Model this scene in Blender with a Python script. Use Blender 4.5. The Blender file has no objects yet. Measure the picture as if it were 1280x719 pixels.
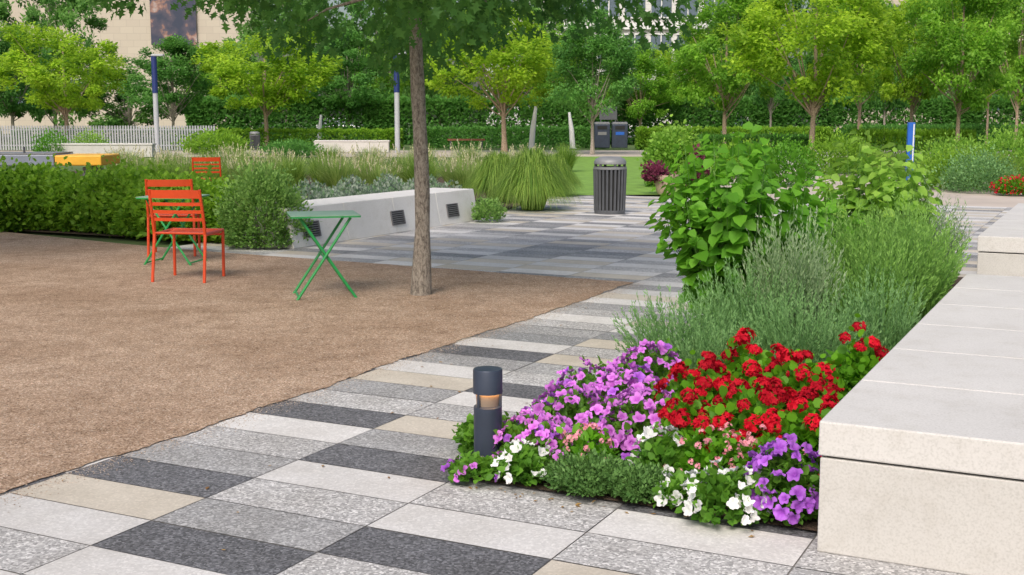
import bpy, math, random
import numpy as np
from mathutils import Vector
random.seed(7); rng=np.random.default_rng(7)
C=bpy.context.scene.collection
PI=math.pi
# ------------------------------------------------------------------ camera geometry
FOC=1505.0; TH=math.atan(209.5/FOC); H=1.5
cs,sn=math.cos(TH),math.sin(TH)
def G(px,py,z=0.0):
    dx=(px-640)/FOC; dz=-(py-359.5)/FOC
    Y=cs+dz*sn; Z=-sn+dz*cs
    t=(z-H)/Z
    return (dx*t,Y*t)
def at(px,Y): return (px-640)/FOC*(Y*cs+0.1)
AN=math.radians(26.6)
UV=(math.sin(AN),math.cos(AN)); BV=(math.cos(AN),-math.sin(AN))
P0=(-1.090,4.935)
TB,TU=0.762,0.305
def T(b,u): return (P0[0]+b*BV[0]+u*UV[0],P0[1]+b*BV[1]+u*UV[1])
# ------------------------------------------------------------------ materials
def newmat(name):
    m=bpy.data.materials.new(name); m.use_nodes=True
    return m,m.node_tree,m.node_tree.nodes,m.node_tree.links,m.node_tree.nodes['Principled BSDF']
def ramp(n,stops,interp='LINEAR'):
    r=n.new('ShaderNodeValToRGB'); r.color_ramp.interpolation=interp
    el=r.color_ramp.elements
    while len(el)<len(stops): el.new(0.5)
    for e,(p,c) in zip(el,stops):
        e.position=p; e.color=(*c,1) if len(c)==3 else c
    return r
def mult(n,l,a,b):
    m=n.new('ShaderNodeMix'); m.data_type='RGBA'; m.blend_type='MULTIPLY'; m.inputs[0].default_value=1
    l.new(a,m.inputs[6]); l.new(b,m.inputs[7]); return m.outputs[2]
def plain(name,col,rough=.6,var=.15,scale=8,bump=.1,metal=0,detail=6,bscale=None):
    m,t,n,l,p=newmat(name)
    tc=n.new('ShaderNodeTexCoord'); no=n.new('ShaderNodeTexNoise'); no.inputs['Scale'].default_value=scale; no.inputs['Detail'].default_value=detail
    l.new(tc.outputs['Object'],no.inputs['Vector'])
    a=tuple(max(0,c*(1-var)) for c in col); b=tuple(min(1,c*(1+var)) for c in col)
    r=ramp(n,[(.3,a),(.7,b)]); l.new(no.outputs['Fac'],r.inputs['Fac']); l.new(r.outputs['Color'],p.inputs['Base Color'])
    p.inputs['Roughness'].default_value=rough; p.inputs['Metallic'].default_value=metal
    if bump:
        n2=n.new('ShaderNodeTexNoise'); n2.inputs['Scale'].default_value=bscale or scale*6; n2.inputs['Detail'].default_value=4
        l.new(tc.outputs['Object'],n2.inputs['Vector'])
        bp=n.new('ShaderNodeBump'); bp.inputs['Strength'].default_value=bump; bp.inputs['Distance'].default_value=.01
        l.new(n2.outputs['Fac'],bp.inputs['Height']); l.new(bp.outputs['Normal'],p.inputs['Normal'])
    return m
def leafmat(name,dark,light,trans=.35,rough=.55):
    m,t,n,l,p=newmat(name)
    at_=n.new('ShaderNodeAttribute'); at_.attribute_name='tone'
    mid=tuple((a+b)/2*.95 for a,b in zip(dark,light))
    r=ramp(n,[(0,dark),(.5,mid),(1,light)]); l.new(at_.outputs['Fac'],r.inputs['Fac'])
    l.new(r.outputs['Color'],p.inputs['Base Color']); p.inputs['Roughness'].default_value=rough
    p.inputs['Specular IOR Level'].default_value=.3
    tr=n.new('ShaderNodeBsdfTranslucent'); mx=n.new('ShaderNodeMixShader'); mx.inputs[0].default_value=trans
    hs=n.new('ShaderNodeHueSaturation'); hs.inputs['Value'].default_value=1.6; hs.inputs['Hue'].default_value=.49
    l.new(r.outputs['Color'],hs.inputs['Color']); l.new(hs.outputs['Color'],tr.inputs['Color'])
    l.new(p.outputs[0],mx.inputs[1]); l.new(tr.outputs[0],mx.inputs[2]); l.new(mx.outputs[0],n['Material Output'].inputs['Surface'])
    return m
def tile_mat():
    m,t,n,l,p=newmat('paving_granite')
    at_=n.new('ShaderNodeAttribute'); at_.attribute_name='tile'
    tc=n.new('ShaderNodeTexCoord')
    vo=n.new('ShaderNodeTexVoronoi'); vo.inputs['Scale'].default_value=110
    l.new(tc.outputs['Object'],vo.inputs['Vector'])
    sx=n.new('ShaderNodeSeparateColor'); l.new(vo.outputs['Color'],sx.inputs[0])
    sr=ramp(n,[(0,(.30,.30,.30)),(.28,(.62,.62,.62)),(.5,(1,1,1)),(.72,(1.1,1.1,1.1)),(1,(2.1,2.1,2.1))]); l.new(sx.outputs[0],sr.inputs['Fac'])
    mw=n.new('ShaderNodeMix'); mw.data_type='RGBA'; mw.inputs[6].default_value=(1,1,1,1)
    l.new(at_.outputs['Alpha'],mw.inputs[0]); l.new(sr.outputs['Color'],mw.inputs[7])
    a_=mult(n,l,at_.outputs['Color'],mw.outputs[2])
    no=n.new('ShaderNodeTexNoise'); no.inputs['Scale'].default_value=2.3; no.inputs['Detail'].default_value=9; no.inputs['Roughness'].default_value=.65
    l.new(tc.outputs['Object'],no.inputs['Vector'])
    dr=ramp(n,[(.3,(.83,.81,.79)),(.6,(1.03,1.02,1.02))]); l.new(no.outputs['Fac'],dr.inputs['Fac'])
    l.new(mult(n,l,a_,dr.outputs['Color']),p.inputs['Base Color']); p.inputs['Roughness'].default_value=.75; p.inputs['Specular IOR Level'].default_value=.3
    bp=n.new('ShaderNodeBump'); bp.inputs['Strength'].default_value=.25; bp.inputs['Distance'].default_value=.003
    l.new(sx.outputs[1],bp.inputs['Height']); l.new(bp.outputs['Normal'],p.inputs['Normal'])
    return m
def gravel_mat():
    m,t,n,l,p=newmat('decomposed_granite')
    tc=n.new('ShaderNodeTexCoord')
    vo=n.new('ShaderNodeTexVoronoi'); vo.inputs['Scale'].default_value=140; l.new(tc.outputs['Object'],vo.inputs['Vector'])
    sx=n.new('ShaderNodeSeparateColor'); l.new(vo.outputs['Color'],sx.inputs[0])
    sr=ramp(n,[(0,(.20,.13,.09)),(.25,(.39,.275,.195)),(.7,(.50,.37,.275)),(1,(.72,.59,.48))]); l.new(sx.outputs[0],sr.inputs['Fac'])
    no=n.new('ShaderNodeTexNoise'); no.inputs['Scale'].default_value=5.5; no.inputs['Detail'].default_value=10; no.inputs['Roughness'].default_value=.8
    l.new(tc.outputs['Object'],no.inputs['Vector'])
    dr=ramp(n,[(.32,(.62,.57,.53)),(.47,(.96,.94,.92)),(.68,(1.2,1.18,1.17))]); l.new(no.outputs['Fac'],dr.inputs['Fac'])
    nb=n.new('ShaderNodeTexNoise'); nb.inputs['Scale'].default_value=.9; nb.inputs['Detail'].default_value=6; nb.inputs['Roughness'].default_value=.65; nb.inputs['Distortion'].default_value=.6
    l.new(tc.outputs['Object'],nb.inputs['Vector'])
    db=ramp(n,[(.35,(.84,.79,.74)),(.62,(1.08,1.07,1.06))]); l.new(nb.outputs['Fac'],db.inputs['Fac'])
    l.new(mult(n,l,mult(n,l,sr.outputs['Color'],dr.outputs['Color']),db.outputs['Color']),p.inputs['Base Color']); p.inputs['Roughness'].default_value=.95; p.inputs['Specular IOR Level'].default_value=.15
    n3=n.new('ShaderNodeTexNoise'); n3.inputs['Scale'].default_value=26; n3.inputs['Detail'].default_value=9; n3.inputs['Roughness'].default_value=.7; l.new(tc.outputs['Object'],n3.inputs['Vector'])
    ad=n.new('ShaderNodeMath'); ad.operation='MULTIPLY_ADD'; ad.inputs[1].default_value=1.8; l.new(n3.outputs['Fac'],ad.inputs[0]); l.new(sx.outputs[1],ad.inputs[2])
    bp=n.new('ShaderNodeBump'); bp.inputs['Strength'].default_value=.8; bp.inputs['Distance'].default_value=.014
    l.new(ad.outputs[0],bp.inputs['Height']); l.new(bp.outputs['Normal'],p.inputs['Normal'])
    return m
def concrete_mat(name,col,var=.05):
    m,t,n,l,p=newmat(name)
    tc=n.new('ShaderNodeTexCoord')
    no=n.new('ShaderNodeTexNoise'); no.inputs['Scale'].default_value=1.8; no.inputs['Detail'].default_value=10; no.inputs['Roughness'].default_value=.6
    l.new(tc.outputs['Object'],no.inputs['Vector'])
    a=tuple(c*(1-var) for c in col); b=tuple(c*(1+var*.6) for c in col)
    r=ramp(n,[(.3,a),(.65,b)]); l.new(no.outputs['Fac'],r.inputs['Fac'])
    n2=n.new('ShaderNodeTexNoise'); n2.inputs['Scale'].default_value=130; n2.inputs['Detail'].default_value=4; l.new(tc.outputs['Object'],n2.inputs['Vector'])
    r2=ramp(n,[(.3,(.86,.86,.85)),(.5,(1,1,1)),(.72,(1.05,1.05,1.05))]); l.new(n2.outputs['Fac'],r2.inputs['Fac'])
    n4=n.new('ShaderNodeTexNoise'); n4.inputs['Scale'].default_value=7; n4.inputs['Detail'].default_value=8; n4.inputs['Roughness'].default_value=.7; l.new(tc.outputs['Object'],n4.inputs['Vector'])
    r4=ramp(n,[(.30,(.92,.91,.89)),(.5,(1,1,1))]); l.new(n4.outputs['Fac'],r4.inputs['Fac'])
    l.new(mult(n,l,mult(n,l,r.outputs['Color'],r2.outputs['Color']),r4.outputs['Color']),p.inputs['Base Color'])
    vo=n.new('ShaderNodeTexVoronoi'); vo.inputs['Scale'].default_value=34; l.new(tc.outputs['Object'],vo.inputs['Vector'])
    pr=ramp(n,[(0,(0,0,0)),(.08,(1,1,1))]); l.new(vo.outputs['Distance'],pr.inputs['Fac'])
    bp=n.new('ShaderNodeBump'); bp.inputs['Strength'].default_value=.2; bp.inputs['Distance'].default_value=.003
    l.new(pr.outputs['Color'],bp.inputs['Height']); l.new(bp.outputs['Normal'],p.inputs['Normal'])
    p.inputs['Roughness'].default_value=.85; p.inputs['Specular IOR Level'].default_value=.2
    return m
def bark_mat(name,a,b):
    m,t,n,l,p=newmat(name)
    tc=n.new('ShaderNodeTexCoord'); mp=n.new('ShaderNodeMapping'); mp.inputs['Scale'].default_value=(18,18,8); l.new(tc.outputs['Object'],mp.inputs['Vector'])
    no=n.new('ShaderNodeTexNoise'); no.inputs['Scale'].default_value=2.6; no.inputs['Detail'].default_value=9; no.inputs['Roughness'].default_value=.8; no.inputs['Distortion'].default_value=.5
    l.new(mp.outputs['Vector'],no.inputs['Vector'])
    r=ramp(n,[(.40,a),(.56,b)]); l.new(no.outputs['Fac'],r.inputs['Fac']); l.new(r.outputs['Color'],p.inputs['Base Color']); p.inputs['Roughness'].default_value=.9
    bp=n.new('ShaderNodeBump'); bp.inputs['Strength'].default_value=1; bp.inputs['Distance'].default_value=.03
    l.new(no.outputs['Fac'],bp.inputs['Height']); l.new(bp.outputs['Normal'],p.inputs['Normal'])
    return m
def petal_mat(name,center,inner,outer,trans=.3):
    m,t,n,l,p=newmat(name)
    tc=n.new('ShaderNodeTexCoord'); ln=n.new('ShaderNodeVectorMath'); ln.operation='LENGTH'; l.new(tc.outputs['Object'],ln.inputs[0])
    mr=n.new('ShaderNodeMath'); mr.operation='MULTIPLY'; mr.inputs[1].default_value=26; l.new(ln.outputs['Value'],mr.inputs[0])
    oi=n.new('ShaderNodeObjectInfo')
    r=ramp(n,[(0,center),(.22,inner),(.6,outer)]); l.new(mr.outputs[0],r.inputs['Fac'])
    hs=n.new('ShaderNodeHueSaturation'); l.new(r.outputs['Color'],hs.inputs['Color'])
    mm=n.new('ShaderNodeMapRange'); mm.inputs['To Min'].default_value=.72; mm.inputs['To Max'].default_value=1.2; l.new(oi.outputs['Random'],mm.inputs['Value']); l.new(mm.outputs[0],hs.inputs['Value'])
    l.new(hs.outputs['Color'],p.inputs['Base Color']); p.inputs['Roughness'].default_value=.7; p.inputs['Specular IOR Level'].default_value=.2
    tr=n.new('ShaderNodeBsdfTranslucent'); l.new(hs.outputs['Color'],tr.inputs['Color']); mx=n.new('ShaderNodeMixShader'); mx.inputs[0].default_value=trans
    l.new(p.outputs[0],mx.inputs[1]); l.new(tr.outputs[0],mx.inputs[2]); l.new(mx.outputs[0],n['Material Output'].inputs['Surface'])
    return m
M={}
M['tile']=tile_mat(); M['gravel']=gravel_mat()
M['joint']=plain('paving_joint',(.20,.19,.18),.9)
M['soil']=plain('mulch_soil',(.075,.048,.03),.95,.5,30,.9)
M['lawn']=plain('lawn_grass',(.17,.31,.045),.9,.25,3,.4,bscale=60)
M['ground']=plain('planting_ground',(.08,.13,.035),.95,.3,.6,.3)
M['path']=plain('pale_path',(.50,.43,.37),.9,.1,1.2,.1)
M['road']=plain('asphalt_road',(.14,.14,.145),.9,.1,1,.1)
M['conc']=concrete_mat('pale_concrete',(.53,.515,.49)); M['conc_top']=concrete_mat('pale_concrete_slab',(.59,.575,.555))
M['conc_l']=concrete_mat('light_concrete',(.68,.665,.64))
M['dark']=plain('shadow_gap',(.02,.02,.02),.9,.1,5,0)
M['bark']=bark_mat('grey_brown_bark',(.14,.115,.095),(.44,.39,.33)); M['bark2']=bark_mat('tan_bark',(.20,.14,.09),(.46,.35,.26))
M['orange']=plain('red_orange_paint',(.60,.062,.012),.45,.06,10,.03)
M['green']=plain('green_paint',(.02,.28,.07),.4,.06,10,.03)
M['greentop']=plain('green_paint_pale',(.24,.38,.28),.5,.12,8,.05)  # tabletop green, paler and greyer than legs and rim
M['slate']=plain('slate_metal',(.045,.058,.09),.42,.15,6,.05,metal=.3)
M['glowcol']=plain('warm_glow_tint',(.22,.17,.13),.5,.1,6,.05)  # part of the lamp's warm glow is put into the column's colour
M['binmetal']=plain('dark_grey_metal',(.10,.105,.115),.5,.15,6,.05,metal=.2)
M['binlid']=plain('grey_metal_lid',(.22,.225,.23),.5,.12,6,.05,metal=.2)
M['grille']=plain('vent_metal',(.14,.135,.14),.5,.15,10,.05)
M['white']=plain('white_paint',(.72,.72,.71),.5,.05,5,.02)
M['polegrey']=plain('pole_grey_paint',(.40,.42,.45),.45,.06,5,.02)
M['fencegrey']=plain('fence_grey_paint',(.34,.36,.38),.5,.06,5,.02)
M['poleblue']=plain('pole_blue_paint',(.015,.03,.14),.4,.1,5,.02)
M['blue']=plain('bright_blue_paint',(.02,.12,.50),.4,.1,5,.02)
M['yellow']=plain('yellow_panel',(.80,.43,.04),.5,.08,5,.02)
M['gametop']=plain('grey_table_slab',(.20,.23,.29),.4,.1,5,.02)
M['wood']=plain('red_brown_wood',(.26,.10,.05),.6,.2,12,.1)
M['terracotta']=plain('tan_planter_clay',(.44,.33,.25),.75,.12,6,.1)
M['rubber']=plain('black_rubber',(.02,.02,.02),.8,.1,5,.02)
M['carpaint']=plain('dark_blue_car_paint',(.03,.05,.11),.25,.05,5,0,metal=.3)
M['carwhite']=plain('white_car_paint',(.7,.7,.7),.25,.05,5,0)
M['glass']=plain('dark_window_glass',(.10,.14,.18),.08,.2,3,0)
def stone_mat(name,a,b,mort,sc):
    m,t,n,l,p=newmat(name)
    tc=n.new('ShaderNodeTexCoord'); mp=n.new('ShaderNodeMapping'); mp.inputs['Rotation'].default_value=(PI/2,0,0); l.new(tc.outputs['Object'],mp.inputs['Vector'])
    br=n.new('ShaderNodeTexBrick'); br.inputs['Scale'].default_value=sc; br.inputs['Color1'].default_value=(*a,1); br.inputs['Color2'].default_value=(*b,1); br.inputs['Mortar'].default_value=(*mort,1); br.inputs['Mortar Size'].default_value=.008
    l.new(mp.outputs['Vector'],br.inputs['Vector']); l.new(br.outputs['Color'],p.inputs['Base Color']); p.inputs['Roughness'].default_value=.85
    return m
M['stone']=stone_mat('beige_stone_cladding',(.54,.48,.39),(.50,.44,.36),(.44,.39,.32),.35)
M['facade']=stone_mat('pale_grey_facade',(.66,.65,.62),(.62,.61,.59),(.45,.45,.45),.5)
m,t,n,l,p=newmat('amber_lamp'); p.inputs['Emission Color'].default_value=(1,.52,.18,1); p.inputs['Emission Strength'].default_value=42; p.inputs['Base Color'].default_value=(.8,.6,.4,1); M['lamp']=m
# foliage mats
M['lf_near']=leafmat('oak_leaf_dark',(.035,.13,.03),(.16,.37,.07),.5)
M['lf_light']=leafmat('tree_leaf_yellow_green',(.10,.25,.014),(.46,.66,.05),.5)
M['lf_mid']=leafmat('tree_leaf_green',(.07,.22,.02),(.32,.58,.06),.5)
M['lf_dark']=leafmat('tree_leaf_dark',(.04,.15,.03),(.18,.42,.08),.45)
M['lf_far']=leafmat('tree_leaf_far',(.06,.18,.04),(.25,.48,.11),.5)
M['hedge']=leafmat('hedge_leaf',(.06,.18,.016),(.33,.56,.05),.45)
M['broad']=leafmat('broad_bright_leaf',(.035,.16,.012),(.19,.46,.035),.42)
M['broad2']=leafmat('broad_light_leaf',(.08,.25,.02),(.36,.58,.09),.45)
M['rosemary']=leafmat('rosemary_needle',(.07,.19,.055),(.28,.49,.18),.3)
M['silver']=leafmat('silver_green_leaf',(.12,.23,.10),(.42,.54,.30),.3)
M['brightneedle']=leafmat('bright_needle',(.07,.21,.03),(.30,.52,.11),.35)
M['roundbush']=leafmat('round_bush_leaf',(.08,.20,.04),(.32,.52,.13),.4)
M['petleaf']=leafmat('petunia_leaf',(.04,.15,.015),(.18,.40,.04),.4)
M['geraleaf']=leafmat('geranium_leaf',(.04,.17,.008),(.18,.46,.02),.4)
M['thyme']=leafmat('thyme_leaf',(.05,.14,.03),(.18,.34,.09),.3)
M['blade']=leafmat('grass_blade',(.08,.19,.02),(.34,.49,.10),.4)
M['bladepale']=leafmat('pale_grass_blade',(.12,.24,.04),(.42,.53,.16),.4)
M['plume']=leafmat('grass_plume',(.44,.42,.21),(.74,.71,.48),.4)
M['burgundy']=leafmat('burgundy_leaf',(.07,.015,.03),(.34,.07,.14),.35)
M['catmint']=leafmat('catmint_leaf',(.11,.22,.09),(.38,.43,.36),.3)
M['stem']=leafmat('green_stem',(.07,.16,.04),(.13,.26,.06),.1)
M['redfar']=leafmat('red_petal_small',(.5,.01,.02),(.8,.03,.05),.3)
M['dryleaf']=leafmat('dry_leaf',(.18,.09,.03),(.45,.28,.10),.1)
M['purple']=petal_mat('magenta_lilac_petal',(.20,.01,.22),(.50,.09,.55),(.72,.24,.78))
M['violet']=petal_mat('violet_petal',(.10,.01,.20),(.32,.06,.50),(.50,.16,.74))
M['whitep']=petal_mat('white_petal',(.6,.62,.3),(.85,.86,.82),(.9,.9,.9))
M['red']=petal_mat('red_petal',(.28,.002,.008),(.44,.004,.014),(.60,.007,.025),.3)
M['pink']=petal_mat('pink_petal',(.75,.15,.22),(.88,.28,.36),(.92,.42,.50))
M['pebble']=leafmat('loose_grit',(.22,.155,.11),(.62,.51,.41),0)
# ------------------------------------------------------------------ mesh tools
def arrmesh(name,V,tf,mat,R=None):
    n,mv=V.shape[0],V.shape[1]; tf=np.array(tf); k,q=tf.shape
    me=bpy.data.meshes.new(name)
    me.vertices.add(n*mv); me.vertices.foreach_set('co',V.reshape(-1).astype(np.float32))
    idx=((np.arange(n)*mv)[:,None,None]+tf[None]).reshape(-1)
    me.loops.add(len(idx)); me.loops.foreach_set('vertex_index',idx.astype(np.int32))
    me.polygons.add(n*k); me.polygons.foreach_set('loop_start',(np.arange(n*k)*q).astype(np.int32))
    me.update(calc_edges=True)
    if R is None: R=rng.random(n)
    a=me.attributes.new('tone','FLOAT','FACE'); a.data.foreach_set('value',np.repeat(np.clip(R,0,1),k).astype(np.float32))
    me.materials.append(mat)
    return me
def unit(a): return a/(np.linalg.norm(a,axis=-1,keepdims=True)+1e-9)
def rdir(n): return unit(rng.normal(size=(n,3)))
DIAM=(np.array([(0,0,0),(.45,.27,.06),(1,0,-.04),(.45,-.27,.06)]),[(0,1,2,3)])
NEEDLE=(np.array([(0,0,0),(.5,.075,0),(1,0,0),(.5,-.075,0)]),[(0,1,2,3)])
BROAD=(np.array([(0,0,0),(.28,.40,.09),(.72,.30,.05),(1,0,-.12),(.72,-.30,.05),(.28,-.40,.09)]),[(0,1,2,3),(0,3,4,5)])
ROUND=(np.array([(0,0,0),(.15,.42,.1),(.6,.52,.12),(1,.2,.02),(1,-.2,.02),(.6,-.52,.12),(.15,-.42,.1)]),[(0,1,2,3,4,5,6)])
OAK=(np.array([(0,0,0),(.22,.10,.02),(.30,.36,.06),(.45,.13,.02),(.62,.40,.06),(.70,.12,.01),(1,0,-.05),(.70,-.12,.01),(.62,-.40,.06),(.45,-.13,.02),(.30,-.36,.06),(.22,-.10,.02)]),[tuple(range(12))])
def leaves(name,P,D,N,S,tpl,mat,R=None):
    tv,tf=tpl; D=unit(D); side=unit(np.cross(N,D)); Nn=np.cross(D,side)
    V=P[:,None]+S[:,None,None]*(tv[None,:,0,None]*D[:,None]+tv[None,:,1,None]*side[:,None]+tv[None,:,2,None]*Nn[:,None])
    return arrmesh(name,V,tf,mat,R)
class MB:
    def __init__(s): s.v=[]; s.f=[]
    def box(s,c,d,rz=0,top=1.0):
        x,y,z=c; a,b,h=d[0]/2,d[1]/2,d[2]/2; o=len(s.v); cr,sr=math.cos(rz),math.sin(rz)
        for k,(i,j,w) in enumerate([(-1,-1,-1),(1,-1,-1),(1,1,-1),(-1,1,-1),(-1,-1,1),(1,-1,1),(1,1,1),(-1,1,1)]):
            f=top if w>0 else 1
            X,Y=i*a*f,j*b*f; s.v.append((x+X*cr-Y*sr,y+X*sr+Y*cr,z+w*h))
        for q in [(3,2,1,0),(4,5,6,7),(0,1,5,4),(1,2,6,5),(2,3,7,6),(3,0,4,7)]: s.f.append(tuple(o+i for i in q))
        return s
    def tube(s,pts,rad,n=8,cap=True):
        pts=[Vector(p) for p in pts]
        if not isinstance(rad,(list,tuple)): rad=[rad]*len(pts)
        o=len(s.v)
        for i,p in enumerate(pts):
            d=(pts[min(i+1,len(pts)-1)]-pts[max(i-1,0)]).normalized()
            a=d.cross(Vector((0,1,0))) if abs(d.y)<.9 else d.cross(Vector((1,0,0)))
            a.normalize(); b=d.cross(a)
            for k in range(n):
                th=2*PI*k/n; q=p+(a*math.cos(th)+b*math.sin(th))*rad[i]; s.v.append(tuple(q))
        for i in range(len(pts)-1):
            for k in range(n): s.f.append((o+i*n+k,o+i*n+(k+1)%n,o+(i+1)*n+(k+1)%n,o+(i+1)*n+k))
        if cap:
            s.f.append(tuple(o+k for k in range(n))[::-1]); s.f.append(tuple(o+(len(pts)-1)*n+k for k in range(n)))
        return s
    def lathe(s,prof,c=(0,0,0),n=32,caps=True):
        o=len(s.v)
        for r,z in prof:
            for k in range(n): th=2*PI*k/n; s.v.append((c[0]+r*math.cos(th),c[1]+r*math.sin(th),c[2]+z))
        for i in range(len(prof)-1):
            for k in range(n): s.f.append((o+i*n+k,o+i*n+(k+1)%n,o+(i+1)*n+(k+1)%n,o+(i+1)*n+k))
        if caps:
            s.f.append(tuple(o+k for k in range(n))[::-1]); s.f.append(tuple(o+(len(prof)-1)*n+k for k in range(n)))
        return s
    def poly(s,pts,z=0):
        o=len(s.v); s.v+= [(p[0],p[1],z) for p in pts]; s.f.append(tuple(range(o,o+len(pts)))); return s
    def mesh(s,name,mat,smooth=False):
        me=bpy.data.meshes.new(name); me.from_pydata(s.v,[],s.f); me.update(); me.materials.append(mat)
        if smooth:
            me.polygons.foreach_set('use_smooth',[True]*len(me.polygons))
            try: me.set_sharp_from_angle(angle=math.radians(40))
            except Exception: pass
        return me
def link(name,me,parent=None,loc=None,bevel=0):
    o=bpy.data.objects.new(name,me); C.objects.link(o)
    if parent: o.parent=parent
    if loc: o.location=loc
    if bevel:
        md=o.modifiers.new('bevel','BEVEL'); md.width=bevel; md.segments=2; md.limit_method='ANGLE'
    return o
def thing(name,label,cat,loc,rz=0,group=None,scale=1):
    o=bpy.data.objects.new(name,None); C.objects.link(o); o.location=loc if len(loc)==3 else (loc[0],loc[1],0); o.rotation_euler=(0,0,rz); o.empty_display_size=.1
    if not isinstance(scale,(tuple,list)): scale=(scale,)*3
    o.scale=scale; o['label']=label; o['category']=cat
    if group: o['group']=group
    return o
def struct(name,me,kind='structure',label=None,cat=None):
    o=link(name,me); o['kind']=kind; o['label']=label or name; o['category']=cat or name.replace('_',' ')
    return o
ORD=['first','second','third','fourth','fifth','sixth','seventh','eighth','ninth','tenth','eleventh','twelfth','thirteenth','fourteenth','fifteenth','sixteenth','seventeenth','eighteenth','nineteenth','twentieth','twenty-first','twenty-second','twenty-third','twenty-fourth']
# ------------------------------------------------------------------ setting
struct('ground',MB().poly([(-400,-10),(400,-10),(400,900),(-400,900)],-.03).mesh('ground',M['ground']),label='dark green planted ground around the plaza',cat='ground')
W_=(.61,.60,.585,.15); TAN=(.54,.495,.42,.12); LG=(.45,.445,.44,.6); MG=(.34,.34,.34,.55); MD=(.26,.265,.27,.6); DK=(.135,.137,.147,.75)
fixed={(-1,-1):DK,(-1,-2):TAN,(-1,-3):W_,(-1,-4):LG,(-1,-5):W_,(-1,0):MG,(-1,1):LG,(-1,2):W_,(-1,3):DK,(-1,4):LG,(-1,5):MG,(-1,6):TAN,(-1,7):W_,(-1,8):MG,(-1,9):DK,
(0,0):W_,(0,-1):LG,(0,-2):MG,(0,-3):DK,(0,-4):W_,(0,1):DK,(0,2):MG,(0,3):TAN,(0,4):LG,(0,5):W_,(0,6):DK,(0,7):LG,(0,8):MG,
(1,-1):W_,(1,-2):DK,(1,-3):LG,(1,0):LG,(2,-1):LG,(2,-2):TAN,(2,0):W_,(1,-4):W_,(3,0):LG,(3,-1):MG,(2,-3):W_,(-2,-3):MG,(-2,-4):DK}
pal=[W_,TAN,LG,MG,DK,MD]; palfar=[W_,W_,W_,TAN,TAN,LG,LG,MG,MD]  # far palette: cream slabs, made paler to paint in the sky's sheen
V=[];F=[];cols=[]
prev={}
for i in range(-9,20):
    for j in range(-14,61):
        g=.003
        b0,b1,u0,u1=i*TB+g,(i+1)*TB-g,j*TU+g,(j+1)*TU-g
        o=len(V); dz=random.uniform(-.0008,.0008)
        for bb,uu in ((b0,u0),(b1,u0),(b1,u1),(b0,u1)):
            x,y=T(bb,uu); V.append((x,y,dz))
        F.append((o,o+1,o+2,o+3))
        c=fixed.get((i,j))
        if c is None:
            ch=[q for q in (pal if j<14 else palfar) if q is not prev.get((i,j-1)) and q is not prev.get((i-1,j))]
            c=random.choice(ch)
        prev[(i,j)]=c
        k=random.uniform(.93,1.07); cols.append((c[0]*k,c[1]*k,c[2]*k,c[3]))
me=bpy.data.meshes.new('paving'); me.from_pydata(V,[],F); me.update()
ca=me.color_attributes.new('tile','FLOAT_COLOR','CORNER')
buf=np.repeat(np.array(cols),4,axis=0).reshape(-1); ca.data.foreach_set('color',buf.astype(np.float32)); me.materials.append(M['tile'])
struct('pavement',me,label='plaza paving of long rectangular grey, white, tan and charcoal slabs',cat='pavement')
struct('pavement_bedding',MB().poly([T(-9*TB,-14*TU),T(20*TB,-14*TU),T(20*TB,61*TU),T(-9*TB,61*TU)],-.004).mesh('pavement_bedding',M['joint']),label='dark grout joints between the paving slabs',cat='pavement')
edge=[]
for k in range(0,420):
    u=-8+k*14.5/419
    edge.append(T(-TB+random.uniform(-.010,.010)+.012*math.sin(u*5)+.015*math.sin(u*1.7)+.008*math.sin(u*17),u))
far=[T(-TB-k*(5.2)/30,6.5+.3*k/30+random.uniform(-.02,.02)) for k in range(1,31)]
far+=[T(-7.5,7.0),T(-10.25,7.5),T(-16,9.5),T(-30,12)]
gp=edge+far+[T(-30,-8)]
struct('gravel',MB().poly(gp,.005).mesh('gravel',M['gravel']),label='tan decomposed granite area beside the paving',cat='gravel')
n=20000
bb=-TB-np.abs(rng.normal(0,1.8,n)); uu=rng.uniform(-2,6.5,n); sp=rng.random(n)<.28
bb[sp]=-TB+np.abs(rng.normal(0,.08,sp.sum()))
P=np.stack([P0[0]+bb*BV[0]+uu*UV[0],P0[1]+bb*BV[1]+uu*UV[1],np.full(n,.006)],1)
P[sp,2]=.001
S=rng.uniform(.002,.0065,n); S[sp]*=.7
oct_=np.array([(1,0,0),(0,1,0),(-1,0,0),(0,-1,0),(0,0,.8)])
a=rng.uniform(0,6.28,n); ca_,sa_=np.cos(a),np.sin(a)
ov=np.stack([oct_[None,:,0]*ca_[:,None]-oct_[None,:,1]*sa_[:,None]*.7,oct_[None,:,0]*sa_[:,None]+oct_[None,:,1]*ca_[:,None]*.7,np.repeat(oct_[None,:,2],n,0)],2)
struct('grit',arrmesh('grit',P[:,None]+ov*S[:,None,None],[(0,1,4),(1,2,4),(2,3,4),(3,0,4)],M['pebble']),kind='stuff',label='loose stone grit scattered over the gravel and its edge',cat='gravel')
n=110
bb=rng.uniform(-.7,.75,n); uu=rng.uniform(-2,9,n); k=n//2; bb[:k]=.76-np.abs(rng.normal(0,.12,k)); uu[:k]=rng.uniform(.2,6,k); kk=n//4; bb[:kk]=rng.uniform(.8,2.2,kk); uu[:kk]=.33-np.abs(rng.normal(0,.06,kk))
P=np.stack([P0[0]+bb*BV[0]+uu*UV[0],P0[1]+bb*BV[1]+uu*UV[1],np.full(n,.006)],1); D=rdir(n); D[:,2]*=.15
struct('fallen_leaves',leaves('fallen_leaves',P,D,np.array([0,0,1.])+rdir(n)*.15,rng.uniform(.012,.032,n),DIAM,M['dryleaf']),kind='stuff',label='small dry fallen leaves and petals on the paving',cat='fallen leaves')
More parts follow.
